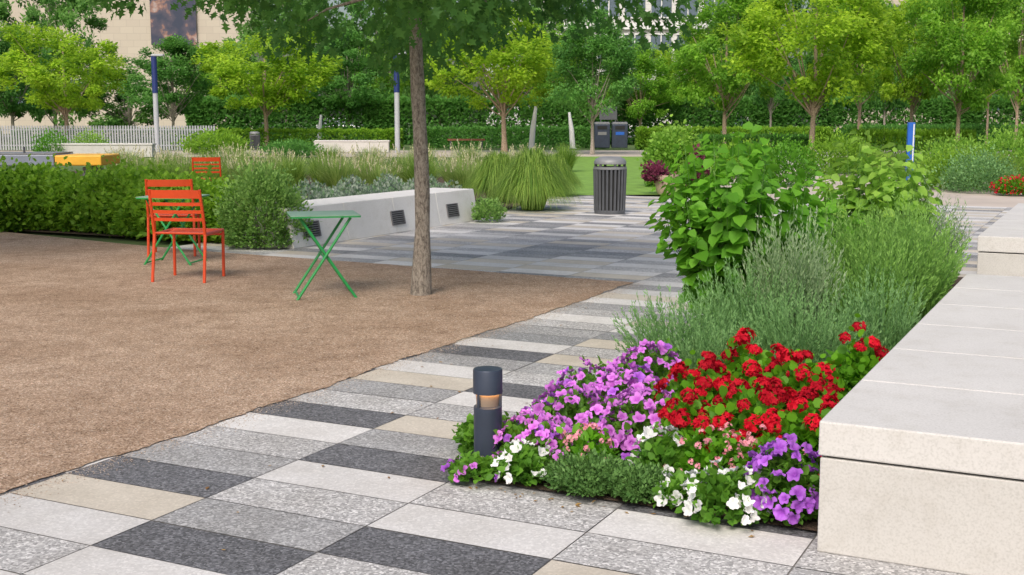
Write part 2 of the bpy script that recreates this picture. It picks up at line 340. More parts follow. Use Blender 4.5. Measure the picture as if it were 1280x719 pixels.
struct('flower_bed_soil',MB().poly([T(.79,.36),T(2.31,.36),T(2.31,8.2),T(.79,8.2)],.012).mesh('flower_bed_soil',M['soil']),label='dark mulch soil of the flower bed beside the bench',cat='soil')
struct('planting_soil',MB().poly([T(-5.5,7.6),T(-5.5,12.3),T(-7,18.6),T(-12,24),T(-26,22),T(-30,12.2),T(-16,9.7),T(-10.25,7.65)],.012).mesh('planting_soil',M['soil']),label='dark soil under the hedge and grasses behind the gravel',cat='soil')
lp=[G(700,245),G(880,243),G(905,215),G(862,196),G(712,196),G(700,215)]
struct('lawn',MB().poly(lp,.008).mesh('lawn',M['lawn']),label='bright mown lawn beyond the litter bin',cat='lawn')
struct('path',MB().poly([(-80,50),(60,50),(60,61),(-80,61)],-.02).mesh('path',M['path']),label='pale path crossing behind the lawn',cat='path')
struct('side_path',MB().poly([G(840,243),G(1300,262),G(1300,226),G(1010,215),G(890,200),G(862,200)],-.012).mesh('side_path',M['path']),label='pale path on the right behind the flower bed',cat='path')
struct('road',MB().poly([(-200,108),(200,108),(200,122),(-200,122)],-.02).mesh('road',M['road']),label='distant asphalt road behind the trees',cat='road')
# ------------------------------------------------------------------ concrete benches
def bench(name,label,b0,u0,length,width,nseg,dh=0):
    x,y=T(b0,u0); t=thing(name,label,'bench',(x,y,0),-AN)
    L=length/nseg; cx=width/2
    for k in range(nseg):
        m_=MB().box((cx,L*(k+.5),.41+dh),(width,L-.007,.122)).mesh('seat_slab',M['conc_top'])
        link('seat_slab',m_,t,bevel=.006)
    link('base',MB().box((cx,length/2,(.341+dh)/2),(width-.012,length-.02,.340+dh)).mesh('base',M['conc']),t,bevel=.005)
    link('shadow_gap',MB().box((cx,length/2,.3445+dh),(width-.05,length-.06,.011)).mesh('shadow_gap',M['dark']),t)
    return t
bench('concrete_bench','long pale concrete bench in the right foreground beside the red flowers',2.318,.17,4.5,1.0,6)
bench('concrete_bench','far pale concrete bench at the right edge beyond the long foreground bench',2.24,6.1,4.2,1.0,5,.13)
x,y=T(-5.4,7.5); lb=thing('concrete_bench','long near-white concrete bench with sloping face and square vents behind the bistro table','bench',(x,y,0),-AN)
SL=.09; HB=.47; NB=4; LB=4.6
for k in range(NB):
    y0,y1=LB/NB*k+.003,LB/NB*(k+1)-.003
    g=MB(); g.v=[(0,y0,0),(0,y1,0),(-.8,y1,0),(-.8,y0,0),(-SL,y0,HB),(-SL,y1,HB),(-.8,y1,HB),(-.8,y0,HB)]
    g.f=[(3,2,1,0),(4,5,6,7),(0,1,5,4),(1,2,6,5),(2,3,7,6),(3,0,4,7)]
    link('seat_block',g.mesh('seat_block',M['conc_l']),lb,bevel=.008)
tl=math.atan(SL/HB)
for uc in (.40,2.35,3.85):
    v=link('vent',MB().box((0,0,0),(.012,.30,.17)).mesh('vent',M['dark']),lb,(-SL*.42,uc,HB*.42)); v.rotation_euler=(0,-tl,0)
    g=MB()
    for k in range(6): g.box((.010,0,-.07+k*.027),(.012,.30,.013))
    g.box((.008,-.155,0),(.02,.016,.19)); g.box((.008,.155,0),(.02,.016,.19))
    g.box((.007,0,.090),(.018,.29,.012)); g.box((.007,0,-.092),(.018,.29,.012))
    link('grille',g.mesh('grille',M['grille']),v)
# ------------------------------------------------------------------ bollard
x,y=G(610,586); t=thing('bollard_light','short slate grey cylindrical bollard light glowing under its cap beside the purple flowers','bollard light',(x,y,0))
link('base_plate',MB().lathe([(.066,0),(.066,.014),(.062,.018)]).mesh('base_plate',M['slate'],True),t)
link('post',MB().lathe([(.061,.015),(.061,.278),(.052,.284)],n=40).mesh('post',M['slate'],True),t)
link('inner_column',MB().lathe([(.048,.27),(.052,.3405)],n=40).mesh('inner_column',M['glowcol'],True),t)
for k in range(3):
    a=math.radians(90+k*120+18); link('support_fin',MB().box((.055*math.cos(a),.055*math.sin(a),.312),(.012,.010,.076),a).mesh('support_fin',M['slate']),t)
link('lamp_ring',MB().lathe([(.0535,.3425),(.0610,.3425)],n=40,caps=False).mesh('lamp_ring',M['lamp'],True),t)
link('cap',MB().lathe([(.0625,.346),(.0635,.338),(.0635,.437),(.061,.443),(.03,.445)],n=40).mesh('cap',M['slate'],True),t)
# ------------------------------------------------------------------ chairs
def chair(label,px,py,rz,s=1):
    x,y=G(px,py); t=thing('garden_chair',label,'chair',(x,y,0),rz,None,s)
    for s in (-1,1):
        link('leg',MB().tube([(s*.24,.21,.0),(s*.24,.225,.43)],.015).mesh('leg',M['orange'],True),t)
        link('leg',MB().tube([(s*.245,-.27,.0),(s*.24,-.20,.43)],.015).mesh('leg',M['orange'],True),t)
        link('back_post',MB().tube([(s*.24,-.20,.43),(s*.24,-.235,.62),(s*.235,-.285,.84)],.015).mesh('back_post',M['orange'],True),t)
        link('side_rail',MB().tube([(s*.24,-.21,.43),(s*.24,.225,.44)],.015).mesh('side_rail',M['orange'],True),t)
    g=MB()
    for k in range(8):
        yy=-.19+k*.056; z=.445-.02*math.sin(k/7*PI)
        g.box((0,yy,z),(.47,.050,.014))
    link('seat',g.mesh('seat',M['orange']),t,bevel=.003)
    def band(z,h):
        g=MB(); off=-.235-(z-.62)*.23; K=10; nv=[]
        for k in range(K+1):
            a=-1+2*k/K; xx,yy=a*.235,off-.03*(1-a*a)
            nv+=[(xx,yy,z-h/2),(xx,yy-.01*h/.085,z+h/2),(xx,yy+.012-.01*h/.085,z+h/2),(xx,yy+.012,z-h/2)]
        g.v=nv
        for k in range(K):
            for e in range(4): g.f.append((4*k+e,4*k+(e+1)%4,4*k+4+(e+1)%4,4*k+4+e))
        g.f.append((0,1,2,3)); g.f.append((4*K+3,4*K+2,4*K+1,4*K))
        return g
    link('backrest',band(.80,.075).mesh('backrest',M['orange']),t)
    for z in (.71,.64,.57): link('back_slat',band(z,.03).mesh('back_slat',M['orange']),t)
    link('stretcher',MB().tube([(-.235,.222,.40),(.235,.222,.40)],.012).mesh('stretcher',M['orange'],True),t)
    return t
chair('orange metal garden chair nearest on the gravel, seen from behind',238,349,math.radians(-8),1.03)
chair('orange metal garden chair tucked behind the nearest one, close to the hedge',219,318,math.radians(8),1.02)
chair('small distant orange chair behind the hedge, only its top showing',261,254,math.radians(10))
def table(label,px,py,rz,w=.58,d=.56):
    x,y=G(px,py); t=thing('bistro_table',label,'table',(x,y,0),rz)
    link('tabletop',MB().box((0,0,.709),(w,d,.006)).mesh('tabletop',M['greentop']),t,bevel=.002)
    g=MB(); hw,hd=w/2,d/2
    g.box((0,-hd+.004,.699),(w-.01,.008,.012)); g.box((0,hd-.004,.699),(w-.01,.008,.012)); g.box((-hw+.004,0,.699),(.008,d-.02,.012)); g.box((hw-.004,0,.699),(.008,d-.02,.012))
    link('table_rim',g.mesh('table_rim',M['green']),t)
    for s,e in ((-1,1),(1,-1)):
        for yy in (-.21,.21):
            off=.012*s
            link('leg',MB().tube([(s*.25,yy+off,0),(-s*.21,yy+off,.69)],.012).mesh('leg',M['green'],True),t)
        link('stretcher',MB().tube([(s*.235,-.21,.025),(s*.235,.21,.025)],.009).mesh('stretcher',M['green'],True),t)
    link('pivot',MB().tube([(-.02,-.21,.36),(-.02,.21,.36)],.008).mesh('pivot',M['green'],True),t)
table('green folding bistro table standing alone left of the tree trunk',406,370,math.radians(14))
table('green folding bistro table behind the orange chairs',220,329,math.radians(-8))
# ------------------------------------------------------------------ litter bin
def litter_bin(label,px,py,s=1.0,group=None):
    x,y=G(px,py); t=thing('litter_bin',label,'litter bin',(x,y,0),0,group,s)
    link('liner',MB().lathe([(.20,.04),(.215,.70)],n=28).mesh('liner',M['rubber'],True),t)
    g=MB(); N_=24
    for k in range(N_):
        a=2*PI*k/N_; c,s_=math.cos(a),math.sin(a)
        g.tube([(c*.235,s_*.235,.05),(c*.245,s_*.245,.40),(c*.255,s_*.255,.72)],.020,n=5)
    link('slats',g.mesh('slats',M['binmetal']),t)
    link('base_ring',MB().lathe([(.22,0),(.245,0),(.25,.05),(.24,.06),(.2,.06)]).mesh('base_ring',M['binmetal'],True),t)
    link('rim',MB().lathe([(.24,.715),(.268,.715),(.268,.755),(.24,.755)]).mesh('rim',M['binlid'],True),t)
    for k in range(6):
        a=PI/4+k*PI/3
        link('lid_post',MB().tube([(math.cos(a)*.235,math.sin(a)*.235,.75),(math.cos(a)*.235,math.sin(a)*.235,.80)],.022).mesh('lid_post',M['binmetal'],True),t)
    link('lid',MB().lathe([(.25,.796),(.262,.80),(.262,.835),(.235,.88),(.16,.915),(.05,.92)]).mesh('lid',M['binlid'],True),t)
litter_bin('dark slatted round litter bin with domed lid standing on the paving',762,267)
litter_bin('small dark round litter bin far off on the left beside the path',319,187,1.0)
# ------------------------------------------------------------------ near trees
def tube_tree(h,r,limbs,n=10,lean=.0,tap=.62,wob=.03):
    g=MB(); pts=[];rr=[]
    K=16
    for k in range(K+1):
        f=k/K; pts.append((lean*f*h+wob*math.sin(f*9),.015*math.cos(f*9),h*f)); rr.append(r*(1.35-.35*min(1,f*9))*(1-tap*f)*(1+.05*math.sin(k*2.3)))
    g.tube(pts,rr,n)
    for (z0,e,r0) in limbs:
        p=Vector((lean*z0,0,z0)); q=Vector(e); m1=p.lerp(q,.4)+Vector((0,0,-.04*(q-p).length)); m2=p.lerp(q,.75)+Vector((0,0,.02))
        g.tube([p,m1,m2,q],[r0,r0*.72,r0*.45,r0*.15],6,False)
    return g
def crown(name,cx,R,z0,z1,nclump,nleaf,cr,size,tpl,mat,shape='oval',droop=.25,fl=.62):
    cc=[];rad=[]
    zc,hz=(z0+z1)/2,(z1-z0)/2
    lob=rng.uniform(.8,1.18,12)
    while len(cc)<nclump:
        p=rng.uniform(-1,1,3); r=np.linalg.norm(p)
        if shape=='umbrella':
            if np.hypot(p[0],p[1])>1: continue
            if p[2]>0 and r>1: continue
        else:
            if r>1 or (r<.45 and rng.random()<.75): continue
        th=int((math.atan2(p[1],p[0])+PI)/(2*PI)*11.99); sc=lob[th]
        tz=(p[2]+1)/2
        wd=(1.15-.55*tz) if shape=='cone' else 1.0
        zz=zc+p[2]*hz
        if shape=='umbrella': zz+=.45*np.hypot(p[0],p[1])**2*(1-tz)+rng.uniform(-.25,.1)
        cc.append((cx+p[0]*R*sc*wd,p[1]*R*sc*wd,zz)); rad.append(cr*rng.uniform(.6,1.3))
    cc=np.array(cc);rad=np.array(rad)
    ci=rng.integers(0,nclump,nleaf); d=rdir(nleaf); d[:,2]*=fl
    rr=rng.random(nleaf)**.5
    P=cc[ci]+d*(rad[ci]*rr)[:,None]
    out=unit(P-np.array([cx,0,zc-.2])); D=unit(out*.7+rdir(nleaf)*.8+np.array([0,0,-droop])); N=unit(np.array([0,0,1.])+out*.5+rdir(nleaf)*.8)
    cv=rng.random(nclump)
    R_=.3*cv[ci]+.42*rng.random(nleaf)+.28*np.clip((d[:,2]*rr+.6)/1.2,0,1)  # clump and leaf randomness, plus lighter tone towards each clump's top
    S=size*rng.uniform(.6,1.25,nleaf)
    return leaves(name,P,D,N,S,tpl,mat,R_),cc
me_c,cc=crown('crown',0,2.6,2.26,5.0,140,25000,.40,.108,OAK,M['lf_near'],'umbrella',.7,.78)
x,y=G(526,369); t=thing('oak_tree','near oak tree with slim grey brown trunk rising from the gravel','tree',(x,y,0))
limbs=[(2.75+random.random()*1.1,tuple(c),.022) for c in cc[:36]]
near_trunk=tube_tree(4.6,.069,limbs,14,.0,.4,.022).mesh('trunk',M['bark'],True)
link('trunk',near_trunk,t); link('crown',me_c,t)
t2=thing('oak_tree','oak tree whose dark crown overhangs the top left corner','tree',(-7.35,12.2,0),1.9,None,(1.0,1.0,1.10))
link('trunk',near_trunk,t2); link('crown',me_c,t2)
# ------------------------------------------------------------------ background trees
TT={}
def mk(kind,mat,R,z0,z1,nl,shape,bark,var,size=.18):
    res=[]
    for k in range(var):
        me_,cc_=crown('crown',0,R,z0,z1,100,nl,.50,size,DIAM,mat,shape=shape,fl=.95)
        lm=[(z0*.72+random.random()*1.4,tuple(c),.035) for c in cc_[:20]]
        res.append((tube_tree(z1*.8,.10,lm,8).mesh('trunk',bark,True),me_))
    TT[kind]=res
mk('L',M['lf_light'],2.7,2.3,7.8,17500,'oval',M['bark2'],3)
mk('M',M['lf_mid'],2.5,2.3,7.8,17500,'cone',M['bark2'],3)
mk('D',M['lf_dark'],2.5,2.2,7.8,17500,'cone',M['bark'],3)
mk('B',M['lf_dark'],3.0,.8,7.8,14000,'oval',M['bark'],2,.24)
mk('BM',M['lf_far'],3.0,.8,7.8,14000,'oval',M['bark'],2,.24)
BASER={'L':2.9,'M':2.6,'D':2.6,'B':3.1,'BM':3.1}
cnt=[0]
def tree(px,py,cw,ytop,kind,label,group=None):
    x,y=G(px,py); d=y
    s=(cw/2)*d/FOC/BASER[kind]; top=1.5+(150-ytop)*d/FOC; sz=top/8.0
    t=thing('background_tree',label,'tree',(x,y,0),random.uniform(0,6.28),group,(s,s,sz))
    tr,cm=TT[kind][cnt[0]%len(TT[kind])]; cnt[0]+=1
    link('trunk',tr,t); link('crown',cm,t)
tr=[(18,184,125,30,'D','dark green tree at the left edge behind the white picket fence'),
(85,188,170,22,'L','yellow green tree on the left in front of the picket fence'),
(218,184,115,48,'D','dark green tree beside the left light pole under the building banner'),
(275,179,90,58,'M','small green tree between the left light pole and the yellow green tree'),
(333,185,180,25,'L','yellow green tree with a tan trunk just right of the small far litter bin'),
(436,180,125,40,'D','dark green tree left of the second light pole'),
(482,176,90,35,'M','slim green tree directly behind the second light pole'),
(550,177,115,30,'M','green tree just right of the near oak trunk'),
(630,190,195,8,'L','yellow green spreading tree above the leaning white posts'),
(690,179,90,28,'M','green tree behind the leaning white posts'),
(740,193,125,12,'D','dark green tree in front of the recycling bins'),
(800,181,105,56,'M','green tree just right of the recycling bins'),
(866,180,100,25,'L','yellow green tree behind the potted shrubs'),
(905,196,155,-18,'M','mid green tree right of the potted shrubs'),
(1015,206,220,-40,'L','large yellow green tree with forked tan trunk above the leafy bush'),
(1073,193,125,-30,'M','mid green tree just right of the large yellow green tree'),
(1137,198,150,-40,'L','tall yellow green tree right behind the blue post'),
(1196,203,150,-45,'M','tall mid green tree on the right between the blue post and the edge'),
(1232,188,90,-20,'L','yellow green tree second from the right edge'),
(1268,193,110,-35,'M','mid green tree at the right edge'),
(962,184,80,10,'D','slim dark green tree between the two tan trunks right of the bin'),
(1104,186,80,0,'D','slim dark green tree left of the blue post')]
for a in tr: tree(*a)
k=0
for X in range(-52,64,6):
    Y=88+random.uniform(-6,8); px=640+FOC*X/Y
    top=random.uniform(12,15)
    if 700<px<885: top=7.2
    if 90<px<345: top=7.6 if (px<140 or px>275) else 5.8
    t=thing('far_tree','%s tree from the left in the far tree line behind the park'%ORD[k],'tree',(X+random.uniform(-1,1),Y,0),random.uniform(0,6.28),'trees of the far tree line',(1.4,1.4,top/7.8))
    tr_,cm=TT['B' if random.random()<.35 else 'BM'][k%2]; link('trunk',tr_,t); link('crown',cm,t); k+=1
# ------------------------------------------------------------------ shrubs
def blobleaves(name,rx,ry,h,n,size,tpl,mat,box=False,zmin=0.02,surf=.25,fullf=.72,stray=0,light=0):
    if box:
        p=rng.uniform(-1,1,(n,3)); ax=rng.integers(0,3,n); sg=np.sign(rng.normal(size=n)); dep=1-np.abs(rng.normal(0,.10,n))
        for k in range(3):
            mk_=ax==k; p[mk_,k]=sg[mk_]*dep[mk_]
        p[:,2]=np.where(ax==2,np.abs(p[:,2]),p[:,2])
        bump=.05*np.sin(p[:,0]*rx*9)+.04*np.sin(p[:,1]*7+p[:,0]*17*rx)
        P=np.stack([p[:,0]*rx,p[:,1]*ry,(p[:,2]*.5+.5)*h*(1+bump)],1)
        out=unit(p*np.array([.3,1,1.]))
    else:
        d=rdir(n); d[:,2]=np.abs(d[:,2])*1.0; r=1-np.abs(rng.normal(0,surf,n)); r=np.clip(r,.1,1.12)
        if stray:
            sm=rng.random(n)<stray; r[sm]=1+np.abs(rng.normal(0,.11,sm.sum()))
        th=np.arctan2(d[:,1],d[:,0]); ph=rng.uniform(0,6,3)
        lob=1+.10*np.sin(5*th+d[:,2]*6+ph[0])+.07*np.sin(11*th-d[:,2]*9+ph[1])+.05*np.sin(19*th+d[:,2]*15+ph[2])
        zz=(d[:,2]*r*lob)
        full=fullf+(1-fullf)*np.clip(zz*2.2,0,1)
        P=np.stack([d[:,0]*rx*r*lob*full*1.05,d[:,1]*ry*r*lob*full*1.05,zmin+zz*h],1); out=d
    D=unit(out*.8+rdir(n)*.7+np.array([0,0,.25])); N=unit(out*.8+np.array([0,0,.7])+rdir(n)*.6)
    cl=.5+.5*np.sin(P[:,0]*14/max(rx,.3)+3*np.sin(P[:,2]*9))*np.sin(P[:,1]*11/max(ry,.3)+P[:,2]*8)
    R_=.3*cl+.45*rng.random(n)+.3*np.clip(P[:,2]/h,0,1)-.05+light  # patchy and random tone, lighter towards the top of the plant
    return leaves(name,P,D,N,size*rng.uniform(.6,1.25,n),tpl,mat,R_)
def shrub(name,label,cat,loc,meshes,rz=0,group=None,scale=1):
    t=thing(name,label,cat,(loc[0],loc[1],.01),rz,group,scale)
    for nm,me_ in meshes: link(nm,me_,t)
    return t
def twigs(rx,h,n,mat,r=.006):
    g=MB()
    for k in range(n):
        a=random.uniform(0,6.28); f=random.uniform(.3,.9)
        g.tube([(0.05*math.cos(a),.05*math.sin(a),0),(rx*.4*f*math.cos(a),rx*.4*f*math.sin(a),h*.45),(rx*f*math.cos(a),rx*f*math.sin(a),h*.8)],[r,r*.8,r*.4],5,False)
    return g.mesh('stems',mat)
def blades(name,n,R0,h,w,spread,mat,droop=.5,K=4):
    a=rng.uniform(0,2*PI,n); r=R0*np.sqrt(rng.random(n)); hh=h*rng.uniform(.55,1.05,n); sp_=spread*rng.uniform(.1,1,n)
    B=np.stack([r*np.cos(a),r*np.sin(a),np.zeros(n)],1); a2=a+rng.normal(0,.5,n); L=np.stack([np.cos(a2),np.sin(a2),np.zeros(n)],1)
    sd=np.stack([-np.sin(a2+rng.normal(0,.8,n)),np.cos(a2),np.zeros(n)],1); V=np.zeros((n,2*K,3)); tips=None
    for k in range(K):
        s=k/(K-1); z=hh*(s-droop*.45*sp_/spread*s**3); pos=B+L*(sp_*(s*.35+s*s*.65))[:,None]; pos[:,2]=z
        ww=w*(1-.88*s); V[:,2*k]=pos-sd*ww/2; V[:,2*k+1]=pos+sd*ww/2; tips=pos
    tf=[(2*k,2*k+1,2*k+3,2*k+2) for k in range(K-1)]
    return arrmesh(name,V,tf,mat),tips,L
def fountain(name,n,R0,h,spread,w,mat,K=8):
    a=rng.uniform(0,2*PI,n); r=R0*np.sqrt(rng.random(n)); f=rng.random(n); sp_=spread*(.12+.88*f**.8); hh=h*(1.05-.55*f)*rng.uniform(.72,1.08,n)
    B=np.stack([r*np.cos(a),r*np.sin(a),np.zeros(n)],1); a2=a+rng.normal(0,.4,n); L=np.stack([np.cos(a2),np.sin(a2),np.zeros(n)],1)
    sd=np.stack([-np.sin(a2+rng.normal(0,.6,n)),np.cos(a2),np.zeros(n)],1); V=np.zeros((n,2*K,3)); end=rng.uniform(.75,1.0,n)
    for k in range(K):
        s=k/(K-1)*end*1.22; z=np.where(s<.55,hh*(1-(1-s/.55)**2),hh*(1-((s-.55)/.67)**2*.92)); z=np.maximum(z,.01)
        pos=B+L*(sp_*s/1.1)[:,None]; pos[:,2]=z if k else 0
        ww=w*(1-.85*k/(K-1)); V[:,2*k]=pos-sd*ww/2; V[:,2*k+1]=pos+sd*ww/2
    return arrmesh(name,V,[(2*k,2*k+1,2*k+3,2*k+2) for k in range(K-1)],mat)
hm=[]
for _ in range(3):
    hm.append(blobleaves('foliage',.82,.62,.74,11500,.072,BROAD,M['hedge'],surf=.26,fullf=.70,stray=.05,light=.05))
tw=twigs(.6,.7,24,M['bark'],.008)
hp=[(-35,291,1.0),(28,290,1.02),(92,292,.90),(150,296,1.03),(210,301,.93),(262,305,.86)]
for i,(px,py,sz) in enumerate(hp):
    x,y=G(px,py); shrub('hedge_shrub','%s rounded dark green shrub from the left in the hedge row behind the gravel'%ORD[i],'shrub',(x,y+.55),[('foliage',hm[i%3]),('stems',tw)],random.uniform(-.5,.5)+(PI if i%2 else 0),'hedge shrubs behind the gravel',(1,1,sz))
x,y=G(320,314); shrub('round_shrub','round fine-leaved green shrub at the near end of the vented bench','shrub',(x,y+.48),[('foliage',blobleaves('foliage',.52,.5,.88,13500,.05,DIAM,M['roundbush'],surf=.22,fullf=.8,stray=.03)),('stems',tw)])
x,y=G(610,279); shrub('low_shrub','small low grey green shrub at the far end of the vented bench','shrub',(x,y+.2),[('foliage',blobleaves('foliage',.26,.26,.30,1500,.05,DIAM,M['roundbush']))])
gm=[]
for v in range(3):
    b,tp,L=blades('blades',850,.18,.68,.016,.5,M['bladepale'],.4)
    sel=rng.choice(len(tp),34,False); zz=tp[sel].copy(); zz[:,2]=np.maximum(zz[:,2],.42)
    n=34*7; ii=np.repeat(np.arange(34),7); q=np.tile(np.arange(7),34)/6
    Dp=unit(L[sel][ii]*.35+np.array([0,0,1.])+rdir(n)*.25); P=zz[ii]+np.array([0,0,1.])*(q*.14)[:,None]+L[sel][ii]*(q*.04)[:,None]
    pm=leaves('plumes',P,Dp,rdir(n),rng.uniform(.035,.06,n),DIAM,M['plume'])
    gm.append((b,pm))
green=fountain('blades',3800,.18,.95,.72,.015,M['blade'])
green2,_,_=blades('blades',900,.16,.8,.016,.5,M['blade'],.6)
rows=[(240,[(205,0),(262,3),(318,0),(372,2),(425,0),(478,1),(530,2),(580,0)]),(232,[(170,0),(228,0),(288,0),(345,0),(400,0),(455,0),(508,0),(560,0),(608,0)]),(224,[(150,0),(205,0),(260,0),(310,0),(362,0),(415,0),(470,0),(525,0),(575,0),(620,0),(668,0)]),(215,[(160,0),(222,0),(284,0),(346,0),(408,0),(470,0),(532,0),(594,0),(650,0),(700,0)])]
rn=['front','second','third','back']
for ri,(py,l_) in enumerate(rows):
    for qi,(px,dy) in enumerate(l_):
        x,y=G(px+random.uniform(-8,8),py+dy); s=random.uniform(.86,1.14)
        isg=random.random()<.3
        shrub('ornamental_grass','feathery ornamental grass clump, %s from the left in the %s row behind the bench'%(ORD[qi],rn[ri]),'grass clump',(x,y),[('blades',green2)] if isg else [('blades',gm[(qi+ri)%3][0]),('plumes',gm[(qi+ri)%3][1])],random.uniform(0,6),'ornamental grasses behind the vented bench',s)
for lab,px,py,s in (('large arching green grass clump at the far end of the vented bench',666,264,1.0),('green grass clump behind the far end of the vented bench',622,254,.9),('darker green grass clump at the back of the grass bed',692,246,.8)):
    x,y=G(px,py); shrub('grass_clump',lab,'grass clump',(x,y+.2),[('blades',green)],random.uniform(0,6),None,s)
n=14000
bb=rng.uniform(-7.6,-6.25,n); uu=rng.uniform(7.9,13.2,n); hh=.45+.1*np.sin(uu*6)+.08*np.sin(bb*9)
P=np.stack([P0[0]+bb*BV[0]+uu*UV[0],P0[1]+bb*BV[1]+uu*UV[1],hh*rng.random(n)**.5],1)
struct('catmint_ground_cover',leaves('catmint_ground_cover',P,rdir(n)+np.array([0,0,1.2]),rdir(n),rng.uniform(.04,.08,n),DIAM,M['catmint']),kind='stuff',label='low grey green catmint cover behind the vented bench',cat='ground cover')
# ------------------------------------------------------------------ flower bed plants
def needle_shrub(label,b,u,R,h,nst,nn,mat,nl=.035,upright=.5,name='rosemary_shrub',cat='shrub'):
    x,y=T(b,u)
    a=rng.uniform(0,2*PI,nst); lean=R*np.sqrt(rng.random(nst)); hh=h*(1-.35*(lean/R)**2)*rng.uniform(.66,1.18,nst)
    L=np.stack([np.cos(a),np.sin(a),np.zeros(nst)],1); st=L*(lean*.42)[:,None]
    wob=rng.normal(0,.022,(nst,3)); wob[:,2]=0
    s=np.tile(np.linspace(.22,1,nn),nst)+rng.normal(0,.01,nst*nn); ii=np.repeat(np.arange(nst),nn)
    def pos(s,ii):
        p=st[ii]+L[ii]*(lean[ii]*.58*s**1.2)[:,None]+wob[ii]*np.sin(s*5)[:,None]; p[:,2]=hh[ii]*s; return p
    P=pos(s,ii); tn=unit(pos(s+.02,ii)-P); D=unit(tn*upright+rdir(len(ii))*.62)
    Sz=nl*rng.uniform(.7,1.25,len(ii))*(1.05-.50*s)
    Rn=.30*rng.random(len(ii))+.5*s**2+.25*rng.random(nst)[ii]-.05  # random tone, lighter towards the stem tips
    f=leaves('foliage',P,D,rdir(len(ii)),Sz,(NEEDLE[0]*np.array([1,1.7,1]),NEEDLE[1]),mat,Rn)
    V=np.zeros((nst,8,3))
    for k,sv in enumerate((.0,.35,.7,1.0)):
        p=pos(np.full(nst,sv),np.arange(nst)); V[:,2*k]=p-np.array([.0025*(1.1-sv),0,0]); V[:,2*k+1]=p+np.array([.0025*(1.1-sv),0,0])
    sm=arrmesh('stems',V,[(0,1,3,2),(2,3,5,4),(4,5,7,6)],M['stem'])
    return shrub(name,label,cat,(x,y),[('foliage',f),('stems',sm)])
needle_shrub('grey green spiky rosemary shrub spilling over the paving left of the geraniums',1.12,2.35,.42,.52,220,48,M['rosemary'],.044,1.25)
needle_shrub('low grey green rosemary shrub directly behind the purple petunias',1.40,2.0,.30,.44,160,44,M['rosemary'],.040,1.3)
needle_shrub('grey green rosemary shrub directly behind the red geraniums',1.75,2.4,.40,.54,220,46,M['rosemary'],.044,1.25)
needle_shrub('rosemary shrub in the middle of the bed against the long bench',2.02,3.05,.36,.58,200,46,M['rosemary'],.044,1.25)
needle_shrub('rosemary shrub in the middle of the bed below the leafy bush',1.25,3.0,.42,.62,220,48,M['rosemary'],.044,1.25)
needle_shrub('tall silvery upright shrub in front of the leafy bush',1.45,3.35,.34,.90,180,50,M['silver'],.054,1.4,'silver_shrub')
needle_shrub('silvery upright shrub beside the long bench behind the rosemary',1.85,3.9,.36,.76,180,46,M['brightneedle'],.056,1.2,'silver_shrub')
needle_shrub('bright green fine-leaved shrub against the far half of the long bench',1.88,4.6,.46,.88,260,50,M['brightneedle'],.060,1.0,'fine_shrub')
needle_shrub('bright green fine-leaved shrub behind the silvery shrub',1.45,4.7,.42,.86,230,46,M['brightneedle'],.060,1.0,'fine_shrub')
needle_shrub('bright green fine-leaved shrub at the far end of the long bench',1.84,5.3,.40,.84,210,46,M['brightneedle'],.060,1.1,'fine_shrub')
needle_shrub('loose grey green shrub with arching twigs near the far bench',1.66,7.0,.46,.95,160,44,M['silver'],.062,1.0,'silver_shrub')
def leafy_bush(label,b,u,R,h,nst,nn,size,mat,loc=None,name='leafy_bush'):
    x,y=loc or T(b,u)
    a=rng.uniform(0,2*PI,nst); lean=R*np.sqrt(rng.random(nst)); hh=h*(1-.25*(lean/R)**2)*rng.uniform(.72,1.06,nst)
    L=np.stack([np.cos(a),np.sin(a),np.zeros(nst)],1)
    s=np.tile(np.linspace(.22,1,nn),nst); ii=np.repeat(np.arange(nst),nn); m_=len(ii)
    def pos(s,ii):
        p=L[ii]*(.06+lean[ii]*np.minimum(s*1.25,1)*(.75+.25*s))[:,None]; p[:,2]=hh[ii]*s; return p
    th=rng.uniform(0,2*PI,m_); Dh=np.stack([np.cos(th),np.sin(th),rng.uniform(-.9,.2,m_)],1)
    P=pos(s,ii)+unit(Dh)*.03; N=unit(np.array([0,0,.8])+rdir(m_)*.5+unit(P*np.array([1,1,0]))*.7)
    Rn=.45*rng.random(m_)+.4*s**1.5+.15*rng.random(nst)[ii]  # random leaf tone that gets lighter up each stem
    f=leaves('foliage',P,Dh,N,size*rng.uniform(.6,1.2,m_)*(1.1-.45*s**3),BROAD,mat,Rn)
    V=np.zeros((nst,8,3))
    for k,sv in enumerate((.0,.35,.7,1.0)):
        p=pos(np.full(nst,sv),np.arange(nst)); V[:,2*k]=p-np.array([.006*(1.1-sv),0,0]); V[:,2*k+1]=p+np.array([.006*(1.1-sv),0,0])
    return shrub(name,label,'bush',(x,y),[('foliage',f),('stems',arrmesh('stems',V,[(0,1,3,2),(2,3,5,4),(4,5,7,6)],M['stem']))])
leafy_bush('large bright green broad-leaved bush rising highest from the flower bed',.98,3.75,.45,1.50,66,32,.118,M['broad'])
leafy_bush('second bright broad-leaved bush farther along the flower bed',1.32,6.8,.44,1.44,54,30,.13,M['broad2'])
leafy_bush('small leafy bush between the two tall broad-leaved bushes',1.15,5.2,.34,1.0,32,24,.12,M['broad'])
